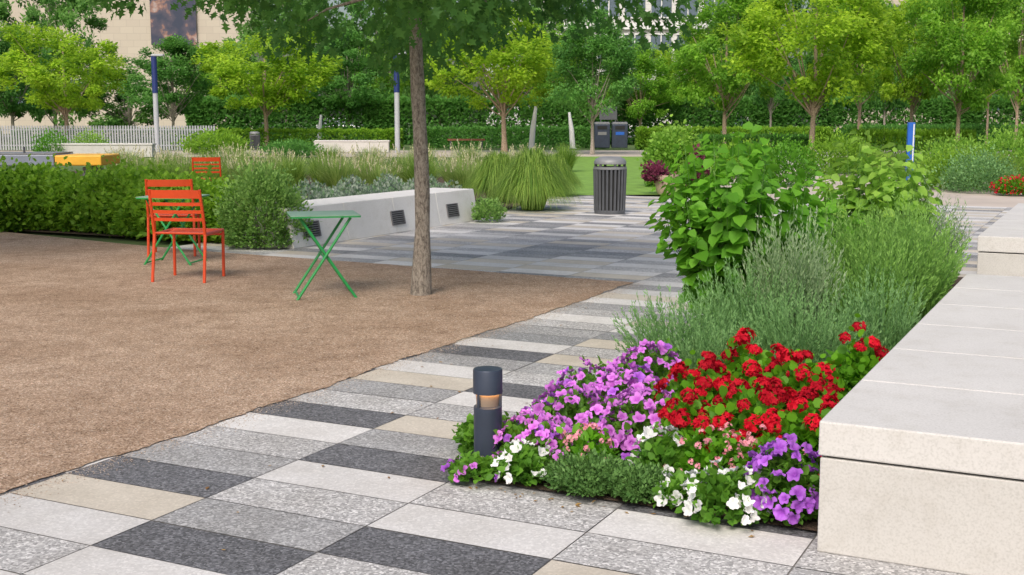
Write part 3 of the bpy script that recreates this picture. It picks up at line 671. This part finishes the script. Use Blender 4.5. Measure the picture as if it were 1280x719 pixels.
# blooms
def bloom_mesh(mat,r=.036):
    V=[(0,0,-.014)];F=[];K=20
    for k in range(K):
        a=2*PI*k/K; V.append((.009*math.cos(a),.009*math.sin(a),-.006))
    for k in range(K):
        a=2*PI*k/K; V.append((.6*r*math.cos(a),.6*r*math.sin(a),.003+.0025*math.cos(5*a)))
    ph=random.uniform(0,6)
    for k in range(K):
        a=2*PI*k/K; rr=r*(1-.22*abs(math.cos(2.5*a))**6)*(1+.08*math.sin(3*a+ph)); V.append((rr*math.cos(a),rr*math.sin(a),.002+.008*math.cos(5*a+ph)+.006*math.sin(2*a+ph)))
    for k in range(K):
        k2=(k+1)%K; F.append((0,1+k,1+k2)); F.append((1+k,1+K+k,1+K+k2,1+k2)); F.append((1+K+k,1+2*K+k,1+2*K+k2,1+K+k2))
    me=bpy.data.meshes.new('bloom'); me.from_pydata(V,[],F); me.update(); me.materials.append(mat); me.polygons.foreach_set('use_smooth',[True]*len(F)); return me
def head_mesh(mat,R,n,fs):
    d=rdir(n); d[:,2]=np.where(d[:,2]<-.35,-d[:,2],d[:,2]); P=d*R*rng.uniform(.7,1.08,n)[:,None]*np.array([1,1,.8])
    tv=[(0,0,0)]
    for k in range(10):
        a=2*PI*k/10; rr=1 if k%2==0 else .55; tv.append((rr*math.cos(a),rr*math.sin(a),.15))
    tf=[(0,1+k,1+(k+1)%10) for k in range(10)]
    N=unit(d+rdir(n)*.5); D=unit(np.cross(N,rdir(n)))
    return leaves('flower_head',P,D,N,fs*rng.uniform(.8,1.15,n),(np.array(tv),tf),mat)
BMs={'purple':[bloom_mesh(M['purple']) for _ in range(3)],'violet':[bloom_mesh(M['violet']) for _ in range(2)],'white':[bloom_mesh(M['whitep'],.034) for _ in range(3)]}
HM=[head_mesh(M['red'],.036,46,.0138) for _ in range(5)]
PK=[head_mesh(M['pink'],.018,10,.012) for _ in range(3)]
def flower_plant(name,label,cat,b,u,R,h,leafm,tpl,lsize,nl,blooms,nb,pname='bloom',group=None,bs=1.0,gap=.042):
    x,y=T(b,u); t=thing(name,label,cat,(x,y,.01),random.uniform(0,6),group)
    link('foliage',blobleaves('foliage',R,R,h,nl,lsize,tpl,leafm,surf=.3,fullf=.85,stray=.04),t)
    pl=[]; tries=0
    while len(pl)<nb and tries<5000:
        tries+=1
        a=random.uniform(0,2*PI); el=math.acos(random.uniform(.05,1)); d=Vector((math.sin(el)*math.cos(a),math.sin(el)*math.sin(a),math.cos(el)))
        k=random.uniform(1.06,1.28)
        p=Vector((d.x*R*k,d.y*R*k,d.z*h*k+.03))
        if all((p-q).length>gap*bs for q,_ in pl): pl.append((p,d))
    for p,d in pl:
        o=link(pname,random.choice(blooms),t); o.location=p
        nd=(d*.95+Vector((0,0,.15))+Vector((random.gauss(0,.35),random.gauss(0,.35),random.gauss(0,.2)))).normalized()
        o.rotation_mode='QUATERNION'; o.rotation_quaternion=nd.to_track_quat('Z','Y'); o.scale=(bs*random.uniform(.65,1.12),)*3
    return t
PP=[('purple petunia plant at the front left corner of the bed right behind the bollard',.98,.68,.19,.16,72,'purple'),
('purple petunia plant just right of the bollard behind the white blooms',1.02,1.0,.21,.21,99,'purple'),
('purple petunia plant at the middle of the bed front, left of the red geraniums',1.20,1.30,.21,.25,99,'purple'),
('purple petunia plant at the left rear of the petunia drift',.96,1.42,.21,.24,99,'purple'),
('purple petunia plant tucked between drift centre and red geraniums',1.38,.98,.19,.24,90,'purple'),
('purple petunia plant at the far rear of the drift against the grey rosemary',1.10,1.76,.19,.29,86,'purple'),
('purple petunia plant low at the bed edge between bollard and thyme',1.16,.66,.15,.14,52,'purple'),
('violet petunia plant at the front right corner of the bed against the bench',2.14,.47,.14,.23,70,'violet')]
for lab,b,u,R,h,nb,c in PP: flower_plant('petunia_plant',lab,'petunia',b,u,R,h,M['petleaf'],BROAD,.036,950,BMs[c] if c!='purple' else BMs['purple']*3+BMs['violet'][:1],nb,bs=.86,gap=.036)
flower_plant('petunia_plant','small low petunia plant spilling over the paving in front of the bollard','petunia',.86,.36,.10,.06,M['petleaf'],BROAD,.035,360,BMs['purple'][:1]+BMs['violet'][:1],10,bs=.68)
for lab,b,u,R,h,nb in [('white petunia plant low on the bed edge just right of the bollard',1.06,.44,.11,.12,26),('white petunia plant in the middle front of the bed behind the thyme',1.58,.66,.11,.18,20),('white petunia plant at the front of the bed left of the violet petunias',1.94,.36,.15,.15,42),('small white petunia plant low at the front bed edge',1.74,.42,.09,.08,10)]:
    flower_plant('petunia_plant',lab,'petunia',b,u,R,h,M['petleaf'],BROAD,.04,560,BMs['white'],nb,bs=.84)
GP=[(1.55,1.28,.19,.31,30,'leftmost red geranium plant next to the purple petunias'),(1.84,1.04,.21,.30,38,'red geranium plant in the front middle of the red drift'),(2.12,.92,.17,.29,28,'red geranium plant at the front right touching the bench'),(1.66,1.66,.21,.34,34,'red geranium plant in the rear left of the red drift'),(1.96,1.48,.21,.35,36,'red geranium plant in the centre right of the red drift'),(2.12,1.95,.17,.38,20,'rearmost red geranium plant against the bench'),(1.62,.92,.16,.24,20,'low red geranium plant above the white petunias')]
for b,u,R,h,nb,lab in GP: flower_plant('geranium_plant',lab,'geranium',b,u,R,h,M['geraleaf'],ROUND,.040,1150,HM,nb,'flower_head',bs=1.14,gap=.054)
for lab,b,u,R,h,nb in [('small pink-flowered plant below the red geraniums',1.78,.72,.17,.19,60),('small pink-flowered plant at the right end of the bed below the red geraniums',2.02,.68,.13,.21,36),('small pink-flowered plant near the bollard among the purple petunias',1.26,.60,.12,.16,34)]:
    flower_plant('pink_flower_plant',lab,'flowering plant',b,u,R,h,M['geraleaf'],BROAD,.038,800,PK,nb,'flower_head',bs=.8,gap=.03)
def mound(name,label,b,u,R,h,n,size,mat,tpl=DIAM,cat='ground plant'):
    x,y=T(b,u); shrub(name,label,cat,(x,y),[('foliage',blobleaves('foliage',R,R,h,n,size,tpl,mat,surf=.25,stray=.04))])
mound('thyme_mound','low dark green thyme mound at the front edge of the bed beside the white petunias',1.34,.45,.18,.11,6500,.020,M['thyme'])
mound('thyme_mound','low thyme mound in the front middle of the bed left of the white blooms',1.57,.44,.14,.10,4500,.020,M['thyme'])
mound('trailing_plant','trailing light green foliage reaching out left of the bollard',.72,.76,.15,.12,650,.040,M['petleaf'],BROAD)
# ------------------------------------------------------------------ potted shrubs
x,y=G(832,243); t=thing('planter_pot','tan clay planter pot mostly hidden by burgundy leaves behind the leafy bush','planter',(x,y,0),0,None,.72)
link('bowl',MB().lathe([(.22,0),(.28,.12),(.34,.42),(.36,.5),(.36,.55),(.32,.55),(.31,.5)]).mesh('bowl',M['terracotta'],True),t)
link('potting_soil',MB().lathe([(.31,.50),(.25,.515)]).mesh('potting_soil',M['soil'],True),t)
def shr(name,lab,px,py,rx,h,n,size,mat,tpl=DIAM,z=0,cat='shrub'):
    x,y=G(px,py); t_=shrub(name,lab,cat,(x,y),[('foliage',blobleaves('foliage',rx,rx,h,n,size,tpl,mat,surf=.25,stray=.05))]); t_.location.z=z; return t_
shr('burgundy_plant','burgundy leaved plant spilling from the tan planter pot',820,243,.28,.36,700,.07,M['burgundy'],BROAD,.25)
shr('burgundy_plant','burgundy leaved plant standing right of the planter pot',872,240,.24,.82,1100,.08,M['burgundy'],BROAD)
shr('pot_backing_shrub','bright green leafy shrub behind the tan planter pot',840,234,.66,1.28,4800,.09,M['broad2'],BROAD)
data=[('shrub','rounded bright green shrub left of the second broad-leaved bush',985,232,.7,1.0,4000,.08,'broad'),
('shrub','dark green low shrub at the right behind the flower bed',1190,236,.8,.80,5000,.07,'hedge'),
('shrub','yellow green shrub on the right near the blue post',1195,222,1.1,1.0,5000,.09,'broad2'),
('shrub','bright yellow green shrub at the right edge in the middle distance',1262,226,.9,1.25,4500,.09,'broad2'),
('shrub','grey green feathery shrub between the blue post and the right edge',1222,240,.8,.8,5000,.06,'rosemary'),
('shrub','dark green shrub behind the second broad-leaved bush',1050,218,1.1,1.05,5000,.09,'hedge'),
('shrub','mid green shrub left behind the tall leafy bush',930,222,.9,.9,4500,.09,'hedge'),
('shrub','small green shrub at the far left behind the game table',66,196,.8,1.0,2500,.09,'broad'),
('shrub','second small green shrub at the far left behind the game table',114,194,.8,1.0,2500,.09,'broad2'),
('shrub','low clipped green shrub left of the far litter bin',268,192,1.5,.95,4500,.13,'hedge'),
('shrub','low clipped dark shrub right of the far litter bin',365,196,1.3,.6,3000,.12,'lf_dark')]
for a in data: shr(a[0],a[1],a[2],a[3],a[4],a[5],a[6],a[7],M[a[8]])
for i,(px,py,s) in enumerate([(1100,226,1.0),(1168,230,.9),(1208,231,1.2),(1248,236,1.1)]):
    x,y=G(px,py); shrub('grass_clump','green grass clump, %s from the left beside the right-hand path'%ORD[i],'grass clump',(x,y),[('blades',green2)],i,None,s)
x,y=G(1268,244); t=shrub('red_flower_patch','small patch of red flowers at the right edge beyond the far bench','flowers',(x,y),[('foliage',blobleaves('foliage',.4,.4,.3,1200,.06,BROAD,M['geraleaf'])),('blooms',blobleaves('blooms',.42,.42,.34,420,.05,BROAD,M['redfar'],surf=.05))])
hb=[blobleaves('foliage',5.0,.6,1.0,13000,.16,DIAM,M['hedge'],box=True),blobleaves('foliage',5.0,.6,1.0,13000,.16,DIAM,M['lf_dark'],box=True)]
for i,(X,Y,sz,k) in enumerate([(-33,66,.9,0),(-22,66,.9,1),(-11,66,.9,0),(0,66,1.0,1),(11.5,63,1.0,0),(22,62,1.1,1),(33,63,1.1,0),(9.5,48,.8,1),(14.5,44,1.0,0),(19,40,1.05,0)]):
    lab=('clipped hedge, %s from the left in the row along the far path'%ORD[i]) if i<7 else ('short clipped hedge, %s from the left beside the lawn'%ORD[i-7])
    shrub('clipped_hedge',lab,'hedge',(X,Y),[('foliage',hb[k])],0,'clipped hedges along the far path',(1 if i<7 else .42,1,sz))
hbk=blobleaves('foliage',6.1,.8,2.6,26000,.30,DIAM,M['lf_dark'],box=True)
for i,X in enumerate((-14,-2,10,22,34,46)):
    shrub('tall_hedge','tall dark hedge screen, %s from the left behind the path'%ORD[i],'hedge',(X,76),[('foliage',hbk)],0,'tall hedge screens behind the path')
# ------------------------------------------------------------------ street furniture far away
def light_pole(label,px,py):
    x,y=G(px,py); t=thing('light_pole',label,'light pole',(x,y,0))
    link('lower_pole',MB().tube([(0,0,0),(0,0,2.75)],.12,12).mesh('lower_pole',M['polegrey'],True),t)
    link('upper_pole',MB().tube([(0,0,2.75),(0,0,4.45)],.135,12).mesh('upper_pole',M['poleblue'],True),t)
    link('lamp_head',MB().box((.18,0,4.5),(.56,.26,.09)).mesh('lamp_head',M['polegrey']),t,bevel=.02)
light_pole('left light pole with dark blue upper half and flat lamp head',197,190)
light_pole('light pole with dark blue upper half just left of the near oak trunk',497,191)
def lean(label,px,py,h,dx,r=.15):
    x,y=G(px,py); t=thing('leaning_post',label,'post',(x,y,0),0,'leaning white tapered posts')
    link('shaft',MB().tube([(0,0,0),(dx*.35,0,h*.5),(dx,0,h)],[r,r*.9,r*.45],10).mesh('shaft',M['white'],True),t)
    link('foot_plate',MB().box((0,0,.02),(.4,.4,.04)).mesh('foot_plate',M['polegrey']),t)
lean('white tapered leaning post on the left edge of the lawn',664,188,2.3,.25)
lean('white tapered leaning post near the recycling bins',716,186,1.9,-.2)
lean('white tapered leaning post far left behind the grasses',399,182,1.8,.15)
x,y=G(1136,227); t=thing('blue_post','short bright blue marker post on the right behind the flower bed','post',(x,y,0))
link('shaft',MB().box((0,0,.72),(.17,.10,1.44)).mesh('shaft',M['blue']),t,bevel=.01); link('white_panel',MB().box((.05,-.053,.95),(.03,.008,.9)).mesh('white_panel',M['white']),t)
for lab,px,sg in (('left of the two dark recycling bins beyond the lawn',752,0),('right of the two dark recycling bins beyond the lawn',774,1)):
    x,y=G(px,186); t=thing('recycling_bin',lab,'recycling bin',(x,y,0))
    link('cabinet',MB().box((0,0,.66),(.82,.7,1.22)).mesh('cabinet',M['slate']),t,bevel=.03)
    link('hood',MB().box((0,.02,1.34),(.86,.74,.12),top=.85).mesh('hood',M['binmetal']),t,bevel=.02)
    link('opening',MB().box((0,-.355,1.10),(.5,.02,.18)).mesh('opening',M['dark']),t)
    link('notice_panel',MB().box((0,-.355,.80),(.45,.02,.16)).mesh('notice_panel',M['blue' if sg else 'binlid']),t)
x,y=G(762,184); t=thing('display_stand','dark display panel on posts directly behind the recycling bins','sign',(x,y+1.2,0))
link('panel',MB().box((0,0,1.9),(1.0,.10,.8)).mesh('panel',M['binmetal']),t,bevel=.02)
for s in (-1,1): link('post',MB().tube([(s*.42,0,0),(s*.42,0,1.5)],.04).mesh('post',M['binmetal'],True),t)
def wbench(lab,px,py):
    x,y=G(px,py); t=thing('wooden_bench',lab,'bench',(x,y,0))
    g=MB()
    for k in range(4): g.box((0,-.2+k*.13,.50),(1.9,.11,.09))
    link('seat',g.mesh('seat',M['wood']),t)
    for s in (-1,1): link('leg',MB().box((s*.8,0,.22),(.07,.45,.44)).mesh('leg',M['binmetal']),t)
wbench('red brown wooden bench by the far path, left of the lawn',583,187)
for lab,px,py,w,hz in (('low pale concrete seat wall far off behind the grasses',440,190,3.6,1.2),('low pale concrete seat wall right of the planter pot',1000,214,1.8,1),('low pale concrete seat wall at the left beyond the game table',130,196,4.2,1.2)):
    x,y=G(px,py); t=thing('seat_wall',lab,'seat wall',(x,y,0),0,None,(1,1,hz)); link('base',MB().box((0,0,.2),(w-.08,.5,.4)).mesh('base',M['conc']),t); link('cap',MB().box((0,0,.43),(w,.56,.055)).mesh('cap',M['conc_top']),t,bevel=.01)
x,y=at(64,20.5),20.5; t=thing('game_table','grey outdoor game table with a yellow right end behind the hedge','game table',(x,y,0),.05)
link('table_body',MB().box((-.65,0,.84),(1.75,1.1,.18)).mesh('table_body',M['gametop']),t,bevel=.015)
link('yellow_end',MB().box((.62,0,.835),(.76,1.14,.17)).mesh('yellow_end',M['yellow']),t,bevel=.02)
link('top_rim',MB().box((-.65,0,.945),(1.72,1.08,.02)).mesh('top_rim',M['binlid']),t)
link('net_post',MB().tube([(-.3,-.4,.95),(-.3,-.4,1.06)],.02).mesh('net_post',M['binmetal'],True),t)
for s in (-1.1,.7): link('leg',MB().box((s,0,.36),(.12,.8,.72)).mesh('leg',M['binlid']),t)
x0,x1=at(-30,60),at(268,60); t=thing('picket_fence','long pale grey metal picket fence on the far left','fence',((x0+x1)/2,60,0))
g=MB(); N_=90
for k in range(N_): g.box((-(x1-x0)/2+(x1-x0)*k/(N_-1),0,.62),(.075,.03,1.2))
link('pickets',g.mesh('pickets',M['fencegrey']),t)
for z in (.25,1.02): link('rail',MB().box((0,.04,z),(x1-x0,.04,.06)).mesh('rail',M['fencegrey']),t)
def car(lab,X,Y,paint):
    t=thing('parked_car',lab,'car',(X,Y,0))
    g=MB(); g.box((0,0,.72),(4.5,1.8,.66),top=.97); link('body',g.mesh('body',paint),t,bevel=.12)
    link('cabin',MB().box((-.25,0,1.32),(2.7,1.6,.6),top=.78).mesh('cabin',M['glass']),t,bevel=.08)
    link('roof',MB().box((-.25,0,1.635),(2.15,1.28,.05)).mesh('roof',paint),t,bevel=.02)
    for sx_ in (-1.4,1.4):
        for sy_ in (-.86,.86):
            w=link('wheel',MB().tube([(0,-.1,0),(0,.1,0)],.34,16).mesh('wheel',M['rubber'],True),t,(sx_,sy_,.34))
            link('rim',MB().tube([(0,-.11,0),(0,.11,0)],.2,12).mesh('rim',M['polegrey'],True),w)
    for s in (-.6,.6): link('headlight',MB().box((2.24,s,.8),(.06,.3,.14)).mesh('headlight',M['white']),t)
car('dark blue car parked on the road seen between the trees right of centre',at(918,112),112,M['carpaint']); car('white car parked on the road behind the left light pole',at(425,112),112,M['carwhite'])
# ------------------------------------------------------------------ buildings
t=thing('stone_building','large beige stone building behind the trees on the upper left','building',(-50,132,0))
link('wall',MB().box((0,6,13),(44,12,26)).mesh('wall',M['stone']),t)
link('cornice',MB().box((0,6,26.3),(44.6,12.6,.6)).mesh('cornice',M['stone']),t)
for k in range(5):
    w=link('window',MB().box((-18+k*5,-.04,4.2),(2.4,.1,3.2)).mesh('window',M['glass']),t); link('frame',MB().box((-18+k*5,-.10,5.85),(2.7,.12,.14)).mesh('frame',M['white']),w)
def banner_mat():
    m,t_,n,l,p=newmat('banner_print')
    tc=n.new('ShaderNodeTexCoord'); no=n.new('ShaderNodeTexNoise'); no.inputs['Scale'].default_value=.55; no.inputs['Detail'].default_value=5; l.new(tc.outputs['Object'],no.inputs['Vector'])
    r=ramp(n,[(.42,(.03,.04,.075)),(.55,(.08,.07,.10)),(.6,(.30,.16,.12)),(.68,(.45,.42,.42))]); l.new(no.outputs['Fac'],r.inputs['Fac']); l.new(r.outputs['Color'],p.inputs['Base Color']); return m
t=thing('banner','dark printed banner hanging on the beige stone building','banner',(at(222,131.8),131.7,0))
link('cloth',MB().box((0,0,13.5),(4.9,.08,8)).mesh('cloth',banner_mat()),t); link('top_rail',MB().tube([(-2.6,0,17.55),(2.6,0,17.55)],.08).mesh('top_rail',M['polegrey']),t)
t=thing('glass_building','pale grey building with rows of large windows behind the centre trees','building',(14,140,0))
link('wall',MB().box((0,8,13),(34,16,26)).mesh('wall',M['facade']),t)
for r_ in range(4):
    for c_ in range(11):
        X=-15+c_*3; Z=4+r_*5.4
        w=link('window',MB().box((X,-.03,Z),(2.3,.1,3.4)).mesh('window',M['glass']),t)
        link('frame',MB().box((X,-.12,Z),(.12,.1,3.4)).box((X,-.13,Z+1.78),(2.5,.14,.16)).box((X,-.13,Z-1.78),(2.5,.14,.16)).mesh('frame',M['white']),w)
link('floor_band',MB().box((0,-.2,12.0),(34.4,.5,.6)).mesh('floor_band',M['white']),t)
t=thing('office_building','wide grey brown building mostly hidden by trees on the right','building',(62,150,0))
link('wall',MB().box((0,6,9),(46,12,18)).mesh('wall',M['stone']),t)
for r_ in range(3):
    for c_ in range(10): link('window',MB().box((-20+c_*4.4,-.03,4+r_*5),(2.6,.1,2.6)).mesh('window',M['glass']),t)
# ------------------------------------------------------------------ light, world, camera
SE,SR=math.radians(46),math.radians(196)
w=bpy.data.worlds.new('World'); bpy.context.scene.world=w; w.use_nodes=True
nt=w.node_tree; bg=nt.nodes['Background']; sk=nt.nodes.new('ShaderNodeTexSky'); sk.sky_type='NISHITA'; sk.sun_disc=False; sk.sun_elevation=SE; sk.sun_rotation=SR; sk.air_density=1.1; sk.dust_density=4.5; sk.ozone_density=.7
nt.links.new(sk.outputs[0],bg.inputs['Color']); bg.inputs['Strength'].default_value=.15
sl=bpy.data.lights.new('sun','SUN'); sl.energy=2.4; sl.angle=math.radians(26); sl.color=(1,.95,.89)
so=bpy.data.objects.new('sun',sl); C.objects.link(so)
dv=Vector((math.sin(SR)*math.cos(SE),math.cos(SR)*math.cos(SE),math.sin(SE))); so.rotation_euler=dv.to_track_quat('Z','Y').to_euler(); so.location=(0,0,30)
cam=bpy.data.cameras.new('camera'); co=bpy.data.objects.new('camera',cam); C.objects.link(co); co.location=(0,0,H); co.rotation_euler=(PI/2-TH,0,0)
cam.sensor_width=36; cam.sensor_fit='HORIZONTAL'; cam.lens=36*FOC/1280; cam.clip_end=2000; cam.clip_start=.05
sc=bpy.context.scene; sc.camera=co
sc.view_settings.view_transform='Standard'; sc.view_settings.look='None'; sc.view_settings.exposure=0
